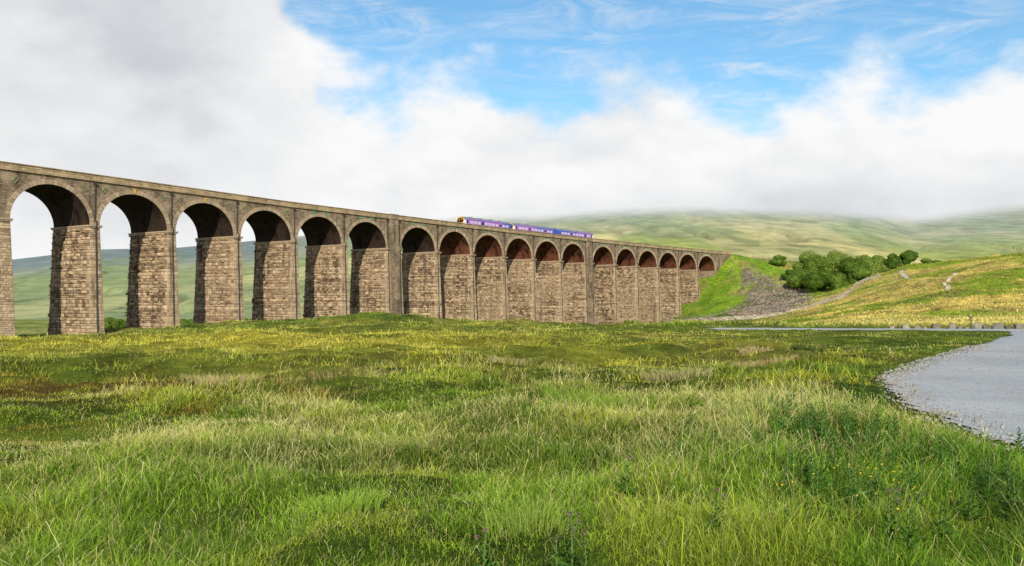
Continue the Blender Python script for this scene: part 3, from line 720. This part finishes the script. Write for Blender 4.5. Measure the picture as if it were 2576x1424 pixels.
# ---------------------------------------------------------------- grass
def blades(base, hgt, wid, yaw, lean, lang, col, tipcol, seedy=None):
    N = len(base); ax = np.stack([np.cos(yaw), np.sin(yaw), 0*yaw], 1)*wid[:, None]*.5
    ld = np.stack([np.cos(lang), np.sin(lang), 0*yaw], 1); up = np.array([0, 0, 1.])[None, :]
    m_ = base+up*(hgt*.62*(1-.1*lean))[:, None]+ld*(hgt*lean*.34)[:, None]
    tp = base+up*(hgt*(1-.5*lean*lean))[:, None]+ld*(hgt*lean*1.2)[:, None]
    mw = np.full(N, .8) if seedy is None else np.where(seedy, .5, .8)
    tw = np.full(N, .12) if seedy is None else np.where(seedy, .9, .12)
    V = np.stack([base-ax, base+ax, m_+ax*mw[:, None], m_-ax*mw[:, None], tp+ax*tw[:, None], tp-ax*tw[:, None]], 1)
    Fc = (np.arange(N)[:, None, None]*6+np.array([[0, 1, 2, 3], [3, 2, 4, 5]])[None]).reshape(-1, 4)
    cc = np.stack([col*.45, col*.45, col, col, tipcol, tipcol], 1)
    return V.reshape(-1, 3), Fc, cc.reshape(-1, 3)
def turf(nt, per, Y0, Y1, ex, name, label):
    u = NR.rand(nt); ty = (Y0**ex+u*(Y1**ex-Y0**ex))**(1/ex); tk = NR.uniform(-.68, .68, nt); tx = tk*(ty+1.5)
    keep = ~road(tx, ty, -.15); tx = tx[keep]; ty = ty[keep]; nt = len(tx)
    size = NR.gamma(1.5, .66, nt)
    tuftang = NR.uniform(0, 6.28, nt)
    N = nt*per; ti = np.repeat(np.arange(nt), per); X = tx[ti]; Y = ty[ti]
    spread = (.045+.0038*Y)*(.5+.6*np.minimum(size[ti], 2.2))
    ox = NR.normal(0, 1, N)*spread; oy = NR.normal(0, 1, N)*spread; X = X+ox; Y = Y+oy
    k = ~road(X, Y, -.35) & (~road(X, Y, .0) | (NR.rand(N) < .25)); X = X[k]; Y = Y[k]; ti = ti[k]; ox = ox[k]; oy = oy[k]; N = len(X)
    Z = H(X, Y)-.02
    pf = fbm(X/4, Y/5, 71, 4); pg = fbm(X/1.3, Y/1.6, 72, 3); ph = fbm(X/9, Y/7, 79, 3)
    dr = np.interp(Y, RY, RX)-X
    near_road = (1-sm(.8, 5.0, dr))*(Y < 26)
    straw_p = np.clip(.12+.5*sm(.50, .64, pf)*sm(6, 13, Y)+.08*sm(10, 24, Y)-.25*near_road, .06, .7)
    stw = NR.rand(N) < straw_p*.65
    rn = NR.rand(N)
    g1 = mix(V3(.11, .25, .016).repeat(N, 0), V3(.36, .54, .045), rn); g1 = mix(g1, V3(.52, .56, .065), sm(.45, .62, pg)*.45); g1 = mix(g1, V3(.085, .23, .018), near_road*.6)
    g1 = mix(g1, V3(.68, .62, .07), sm(.47, .6, ph)*.65*sm(12, 20, Y)); g1 = mix(g1, V3(.055, .14, .012), sm(.5, .66, fbm(X/2.0, Y/1.6, 81, 3))*.65)
    s1 = mix(V3(.52, .44, .16).repeat(N, 0), V3(.80, .70, .36), NR.rand(N))
    col = np.where(stw[:, None], s1, g1)
    dd_ = np.hypot((X+9.5)/7, (Y-18.5)/3.8)+(pg-.5)*2.4; br = (1-sm(.35, 1.15, dd_))
    dd2 = np.hypot((X+7.2)/2.6, (Y-12.2)/1.3)+(pg-.5)*2; br = np.maximum(br, (1-sm(.4, 1.05, dd2))*.8)
    col = mix(col, mix(V3(.42, .17, .035).repeat(N, 0), V3(.20, .25, .03), NR.rand(N)), br*.8)
    yl = np.exp(-((X+13)/21)**2-((Y-42)/16)**2); col = mix(col, V3(.88, .78, .12), yl*.72)  # same golden sunlit band, painted into the blade colour
    dk = sm(.49, .6, fbm(X/9, Y/5, 75, 3))*sm(16, 36, Y)*(1-.8*yl); col = mix(col, V3(.09, .165, .02), dk*.6)  # dark green bands that also paint patches of shade into the grass
    strp = sm(62, 70, Y)*sm(.2, .3, X/Y); col = mix(col, V3(.62, .53, .18), strp*.8)
    col = col*(.6+.65*NR.rand(N))[:, None]*(.65+.7*NR.rand(nt))[ti][:, None]
    tall = NR.rand(N) < np.where(stw, .30, .02)
    hm = sm(.38, .62, fbm(X/1.3, Y/1.2, 77, 3))
    lowf = (.28+.95*hm)*(1-.4*br)
    hgt = (.04+.10*NR.rand(N))*(.35+.75*np.minimum(size[ti], 2.6))*lowf+np.where(tall, .10, 0)*(.4+lowf*.6)
    hgt = hgt*(.95+.55*near_road*sm(.3, 1.4, dr))*(1-.3*sm(30, 60, Y)*(X > 0))*(1.15-.15*sm(7, 14, Y))
    hgt = hgt*np.where((X > 5) & (Y > 30), .55, 1.)*(1-.5*(1-sm(.1, 1.2, dr))*(Y < 45))
    wid = np.maximum(.0038, .00066*Y)*np.where(stw, .65, 1.2)*NR.uniform(.6, 1.3, N)
    lang = np.where(NR.rand(N) < .6, np.arctan2(oy, ox), tuftang[ti])+NR.normal(0, .5, N)
    lean = np.clip(np.abs(NR.normal(.9, .38, N)), 0, 1.35); lean = np.where(tall, lean*.45, lean)
    yaw = NR.uniform(-1.2, 1.2, N)
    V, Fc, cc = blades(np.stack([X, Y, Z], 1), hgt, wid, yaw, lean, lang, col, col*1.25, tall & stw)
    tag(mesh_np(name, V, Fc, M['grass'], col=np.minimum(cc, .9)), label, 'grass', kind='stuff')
turf(36000, 20, 3.8, 16, .9, 'meadow_grass', 'long fine green and straw grass filling the near meadow')
turf(22000, 17, 14, 125, .45, 'rough_grass', 'rough tufted pasture grass of the middle meadow up to the brow')
nt = 26000; Y = NR.uniform(66, 330, nt)**1.0; K_ = NR.uniform(.13, .66, nt); X = K_*Y; Z = H(X, Y); px, py = screen(X, Y, Z)
ok = ~inpoly(px, py, SCREE) & ~road(X, Y, 0); X, Y, Z = X[ok], Y[ok], Z[ok]
gc = ground_col(X, Y, Z); per = 5; X = X.repeat(per)+NR.normal(0, .35, len(X)*per); Y = Y.repeat(per)+NR.normal(0, .35, len(X)); Z = H(X, Y); gc = gc.repeat(per, 0)*NR.uniform(.6, 1.5, len(X))[:, None]
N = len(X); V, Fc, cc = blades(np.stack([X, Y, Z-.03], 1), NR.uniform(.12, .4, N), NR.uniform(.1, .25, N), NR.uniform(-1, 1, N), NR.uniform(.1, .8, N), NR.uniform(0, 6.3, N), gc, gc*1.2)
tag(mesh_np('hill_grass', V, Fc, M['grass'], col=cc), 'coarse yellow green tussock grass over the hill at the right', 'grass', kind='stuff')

def rush(px, Y, n, rad, hg, c1, c2, label, squash=1.):
    X0, Y0 = PX(px, Y), Y; z = h1(X0, Y0)
    x = np.clip(NR.normal(0, rad, n), -1.4*rad, 1.4*rad)*min(squash, 1.35); y = np.clip(NR.normal(0, rad*.7, n), -.9*rad, .9*rad)
    Zr = H(X0+x, Y0+y)-z
    col = mix(V3(*c1).repeat(n, 0), V3(*c2), NR.rand(n)); lang = np.arctan2(y, x)+NR.normal(0, .4, n)
    V, Fc, cc = blades(np.stack([x, y, Zr-.03], 1), hg*NR.uniform(.5, 1.1, n), np.full(n, max(.008, .0009*Y)), NR.uniform(-.8, .8, n), NR.uniform(.05, .6, n), lang, col, col)
    o_ = mesh_np('rush_clump', V, Fc, M['grass'], col=cc); o_.location = (X0, Y0, z); tag(o_, label, 'rushes')
dkg = (.08, .13, .025); brn = (.28, .2, .09); stc = (.50, .41, .23); grn = (.16, .30, .035)
rush(845, 19, 460, .30, .34, dkg, brn, 'brown and dark green rush clump in the middle left meadow', 1.3)
rush(1470, 13.5, 460, .30, .32, grn, (.3, .38, .07), 'large bright green rush clump right of the picture centre', 1.3)
rush(2030, 29, 300, .28, .34, (.045, .075, .018), dkg, 'small dark green rush clump near the far gravel lane')
rush(1280, 27, 300, .32, .24, dkg, stc, 'low straw tipped rush clump in the middle of the meadow', 1.3)
rush(560, 17.5, 520, .36, .24, (.3, .3, .1), stc, 'pale straw coloured rush clump at the left middle of the meadow', 1.3)
rush(1925, 24.5, 450, .42, .24, stc, brn, 'flat straw coloured rush patch left of the gravel track', 1.3)
rush(1700, 20, 500, .40, .28, (.18, .23, .06), stc, 'pale green rush clump between the centre and the gravel track', 1.3)
rush(1880, 13, 420, .30, .32, grn, stc, 'tall mixed green and straw clump at the right of the near meadow')
rush(860, 7.2, 460, .22, .22, grn, (.34, .46, .07), 'near bright green tussock left of the bottom centre')
rush(1330, 6.6, 460, .22, .20, (.12, .22, .025), (.32, .42, .08), 'near green tussock at the bottom centre')
rush(1900, 28, 320, .33, .23, stc, brn, 'thin straw rush patch beyond the flat straw patch')

# ---------------------------------------------------------------- weeds and thistles
M['stem'] = plain('weed_stem', (.12, .18, .045), .8); M['purple'] = plain('thistle_purple', (.24, .05, .22), .8, .3, sc=60); M['bulb'] = plain('thistle_bulb', (.09, .12, .045), .8); M['petal'] = plain('buttercup_yellow', (.8, .62, .02), .5)
def leaf(V, Fs, CC, p, ang, ln, wd, rise, col):
    d = np.array([math.cos(ang), math.sin(ang), rise]); d /= np.linalg.norm(d); s_ = np.array([-math.sin(ang), math.cos(ang), 0]); p = np.array(p)
    n = len(V); m_ = p+d*ln*.45+np.array([0, 0, .01]); e = p+d*ln+np.array([0, 0, -ln*.15])
    V += [p, m_-s_*wd/2, e, m_+s_*wd/2]; Fs.append((n, n+1, n+2, n+3)); CC += [col]*4
def weed(hg, nl=34, ll=.11):
    V = []; Fs = []; CC = []; q = R.uniform(.7, 1.2)
    for k in range(nl):
        z = hg*(.12+.88*k/nl); a = k*2.4+R.uniform(-.3, .3); l = ll*(1.15-.75*k/nl)*R.uniform(.8, 1.2); g = R.uniform(.6, 1.3)*q
        leaf(V, Fs, CC, (.02*math.sin(z*5), 0, z), a, l, l*.3, R.uniform(.3, 1.1), (.085*g, .205*g, .03*g))
    return V, Fs, CC
def plant(name, px, Y, hg, label, cat, group=None, heads=0, nl=34, ll=.11):
    X = PX(px, Y); root = empty(name, (X, Y, h1(X, Y)), R.uniform(0, 6), label, cat, group)
    st = MB(); st.tube([(0, 0, -.05), (.01*hg, 0, hg*.5), (.02*math.sin(hg*5), .0, hg)], [.006, .005, .003], 5)
    tips = []
    for k in range(heads):
        if k == 0: tips.append((.02*math.sin(hg*5), 0, hg)); continue
        a = R.uniform(0, 6.28); z0 = hg*R.uniform(.55, .85); l = R.uniform(.06, .13); e = (math.cos(a)*l*.7, math.sin(a)*l*.7, z0+l); st.tube([(.01, 0, z0), e], [.004, .003], 4); tips.append(e)
    st.build('stem', M['stem'], root)
    V, Fs, CC = weed(hg*(.9 if heads else 1), nl, ll); mesh_np('leaves', V, Fs, M['leaf'], root, col=np.array(CC))
    for (x, y, z) in tips:
        b2 = MB(); b2.tube([(x, y, z-.005), (x, y, z+.004), (x, y, z+.014), (x, y, z+.022)], [.003, .009, .010, .006], 8); hb = b2.build('flower_bud', M['bulb'], root, smooth=True)
        f_ = MB()
        for j in range(26):
            a = j*2.4; r_ = .013*math.sqrt(j/26); f_.add([(x+math.cos(a)*r_*.5-.0015, y+math.sin(a)*r_*.5, z+.02), (x+math.cos(a)*r_*.5+.0015, y+math.sin(a)*r_*.5, z+.02), (x+math.cos(a)*r_*1.2, y+math.sin(a)*r_*1.2, z+.037)], [(0, 1, 2)])
        f_.build('flower', M['purple'], hb)
for px, Y, hg, hd, lb in ((1440, 5.6, .41, 4, 'purple thistle with a cluster of heads at the bottom centre'), (1215, 5.5, .36, 2, 'small purple thistle left of the bottom centre'), (1475, 5.1, .38, 2, 'nearest purple thistle just right of the thistle cluster'), (1400, 5.0, .35, 2, 'short thistle at the very bottom beside the thistle cluster'),
                          (1800, 6.1, .35, 2, 'thin thistle at the bottom right of centre'), (2235, 5.7, .38, 3, 'many headed thistle at the bottom right'), (2290, 5.5, .36, 2, 'thistle just right of the many headed one at the bottom right'), (1575, 7.4, .34, 1, 'single headed thistle further back, right of centre'), (2140, 8.2, .42, 2, 'thistle among weeds in front of the gravel edge')):
    plant('thistle', px, Y, hg, lb, 'thistle', None, hd, 26, .11)
for px, Y, hg, lb in ((2218, 14.4, .58, 'tallest leafy weed stalk beside the gravel bend'), (2172, 15.5, .42, 'leafy weed stalk left of the tallest one'), (2097, 17.5, .46, 'leafy weed stalk farther left of the gravel bend'), (2125, 16.8, .36, 'shorter weed stalk between two taller ones near the gravel bend'), (2562, 9.2, .38, 'leafy weed stalk at the right picture edge below the gravel'), (2372, 8.4, .42, 'weed stalk standing in grass below the gravel'),
                      (1455, 17, .32, 'lone small weed stalk right of centre in the middle meadow'), (1742, 11, .33, 'slender weed stalk right of the green rush clump')):
    plant('weed_stalk', px, Y, hg, lb, 'weed', None, 0, 52, .11)
plant('weed_stalk', 1040, 9.5, .24, 'lone weed stalk left of centre in the near meadow', 'weed', None, 0, 26, .07)
for i_ in range(160):
    Y = R.uniform(6.0, 13.5); px = R.uniform(1880, 2280) if Y > 9 else R.uniform(1940, 2570)
    if bool(road(np.array([PX(px, Y)]), np.array([Y]), .35)[0]): continue
    plant('leafy_weed', px, Y, R.uniform(.2, .4), 'bright green leafy weed in the dense patch left of the gravel edge', 'weed', 'leafy weeds in the patch by the gravel', 0, 32, .11)
sv = MB(); sv.tube([(0, 0, 0), (.01, 0, .15), (0, 0, .27)], .002, 4)
fv = MB()
for j in range(5):
    a = j*1.2566; fv.add([(0, 0, .27), (math.cos(a-.5)*.009, math.sin(a-.5)*.009, .278), (math.cos(a)*.012, math.sin(a)*.012, .282), (math.cos(a+.5)*.009, math.sin(a+.5)*.009, .278)], [(0, 1, 2, 3)])
bc = empty('buttercup', (0, 0, 0)); s0 = sv.build('stem', M['stem'], bc); f0 = fv.build('flower', M['petal'], bc)
first = True
for (cx_, cy2, n) in ((2140, 7.4, 20), (2245, 6.9, 20), (1940, 7.4, 4)):
    for _ in range(n):
        Y = cy2+R.gauss(0, .45); X = PX(cx_, Y)+R.gauss(0, .16)
        if first: o_ = bc; first = False
        else:
            o_ = bc.copy(); C.objects.link(o_)
            for ch in (s0, f0): c2 = ch.copy(); C.objects.link(c2); c2.parent = o_
        o_.location = (X, Y, h1(X, Y)); o_.scale = (1, 1, R.uniform(.85, 1.2)); o_.rotation_euler = (R.uniform(-.2, .2), R.uniform(-.2, .2), R.uniform(0, 6))
        tag(o_, 'tiny yellow buttercup among the long grass at the bottom right', 'flower', 'buttercups in the near grass')
mb = MB()
Yp = NR.uniform(7, 34, 3400); Xp = np.interp(Yp, RY, RX)+NR.gamma(1.2, .8, 3400)-.3; Zp = H(Xp, Yp)
for x, y, z in zip(Xp, Yp, Zp): stone_geo(mb, (x, y, z+.045), R.choice([.008, .011, .015, .024])*(1 if y < 20 else 1.3), R.random())
tag(mb.build('loose_gravel', M['pebble']), 'loose stones scattered on the edge of the gravel track', 'gravel', kind='stuff')

# ---------------------------------------------------------------- light
sc = bpy.context.scene
EL = math.radians(25); sx, sy = .0, -1.
d = Vector((sx*math.cos(EL), sy*math.cos(EL), math.sin(EL)))
su = bpy.data.lights.new('sun', 'SUN'); su.energy = 5.0; su.angle = math.radians(.6); su.color = (1., .91, .72)
so_ = bpy.data.objects.new('sun', su); link(so_); so_.rotation_euler = d.to_track_quat('Z', 'Y').to_euler()
wd = bpy.data.worlds.new('World'); sc.world = wd; T = NT(wd)
sky = T.n('ShaderNodeTexSky', sky_type='NISHITA', sun_disc=False, sun_elevation=EL, sun_rotation=math.atan2(sx, sy)); sky.air_density = 1.0; sky.dust_density = .4; sky.ozone_density = 2.5
tc = T.n('ShaderNodeTexCoord').outputs['Generated']
nv = T.n('ShaderNodeVectorMath', operation='NORMALIZE'); T.l(tc, nv.inputs[0]); vec = nv.outputs[0]
se = T.n('ShaderNodeSeparateXYZ'); T.l(vec, se.inputs[0]); x_, y_, z_ = se.outputs
az = T.m('MULTIPLY', T.m('ARCTAN2', x_, y_), 57.2958); el = T.m('MULTIPLY', T.m('ARCSINE', z_), 57.2958)
fc = T.n('ShaderNodeFloatCurve'); cu = fc.mapping.curves[0]
def azp(px): return (math.degrees(math.atan((px-1288)/F))+40)/80
def elp(px, py): return math.degrees(math.atan((762-py)/F*math.cos(math.atan((px-1288)/F))))/40
pts = [(0, 1.), (azp(300), .95), (azp(640), .62), (azp(760), elp(760, 40)), (azp(850), elp(850, 200)), (azp(960), elp(960, 225)), (azp(1120), elp(1120, 180)), (azp(1220), elp(1220, 205)), (azp(1340), elp(1340, 285)), (azp(1450), elp(1450, 275)), (azp(1560), elp(1560, 240)), (azp(1760), elp(1760, 228)), (azp(1930), elp(1930, 262)), (azp(2120), elp(2120, 205)), (azp(2350), elp(2350, 195)), (azp(2500), elp(2500, 130)), (azp(2600), elp(2600, 110)), (1, .5)]
cu.points[0].location = pts[0]; cu.points[1].location = pts[-1]
for p in pts[1:-1]: cu.points.new(*p)
fc.mapping.update(); T.l(T.mr(az, -40, 40, 0, 1, False), fc.inputs['Value'])
B = T.m('MULTIPLY', fc.outputs[0], 40.)
sv1 = T.scale(vec, (1, 1, 1.7))
nA = T.noise(sv1, 9., 12, .56, 0.); nB = T.noise(sv1, 2.4, 4, .5)
edge = T.m('SUBTRACT', T.m('ADD', B, T.m('MULTIPLY', T.m('SUBTRACT', nA, .5), 15.)), el)
mask = T.mr(edge, -2.4, 2.4)
ro = T.n('ShaderNodeMapping'); ro.inputs['Rotation'].default_value = (0, math.radians(22), 0); ro.inputs['Scale'].default_value = (2.2, 2.2, 11); T.l(vec, ro.inputs[0])
wn = T.noise(ro.outputs[0], 3.2, 9, .68, .8)
wz = T.m('MULTIPLY', T.mr(nB, .38, .58), T.mr(el, 38, 22))
wm = T.m('MULTIPLY', T.m('MULTIPLY', T.mr(wn, .42, .74), wz), .7)
mask = T.m('MAXIMUM', mask, wm)
sh = T.noise(T.scale(vec, (1, 1, 1.9)), 4.4, 8, .48, 0.)
puff = T.m('MULTIPLY', T.m('SUBTRACT', nA, .5), -.8)
azl = T.mr(az, -9, -23); grey = T.m('MULTIPLY', T.m('MULTIPLY', azl, T.mr(el, 3, 9)), T.mr(sh, .35, .55, .6, 1.))
lo = T.m('MULTIPLY', T.mr(el, 8.2, 5.8), T.mr(az, -8, 4))
dark = T.m('ADD', T.m('ADD', T.m('MULTIPLY', T.mr(sh, .46, .64), .28), puff), T.m('ADD', T.m('MULTIPLY', grey, .48), T.m('MULTIPLY', lo, .30)), clamp=True)
cc = T.mixc(dark, (9.6, 9.6, 9.6), (4.9, 5.25, 5.75))
hs = T.n('ShaderNodeHueSaturation'); hs.inputs['Saturation'].default_value = 1.05; hs.inputs['Value'].default_value = 1.3; T.l(sky.outputs[0], hs.inputs['Color'])
skc = T.mixc(1., hs.outputs[0], (.93, 1.2, 1.2), 'MULTIPLY')
bg = T.n('ShaderNodeBackground'); bg.inputs[1].default_value = .1; T.l(T.mixc(mask, skc, cc), bg.inputs[0])
ow = T.n('ShaderNodeOutputWorld'); T.l(bg.outputs[0], ow.inputs[0])
cm = bpy.data.cameras.new('camera'); cm.sensor_width = 36; cm.lens = F/2576*36; cm.shift_y = 50/2576; cm.clip_end = 20000; cm.clip_start = .1
co = bpy.data.objects.new('camera', cm); link(co); co.location = (0, 0, E); co.rotation_euler = (math.pi/2, 0, 0); sc.camera = co
sc.view_settings.view_transform = 'Standard'; sc.view_settings.look = 'None'
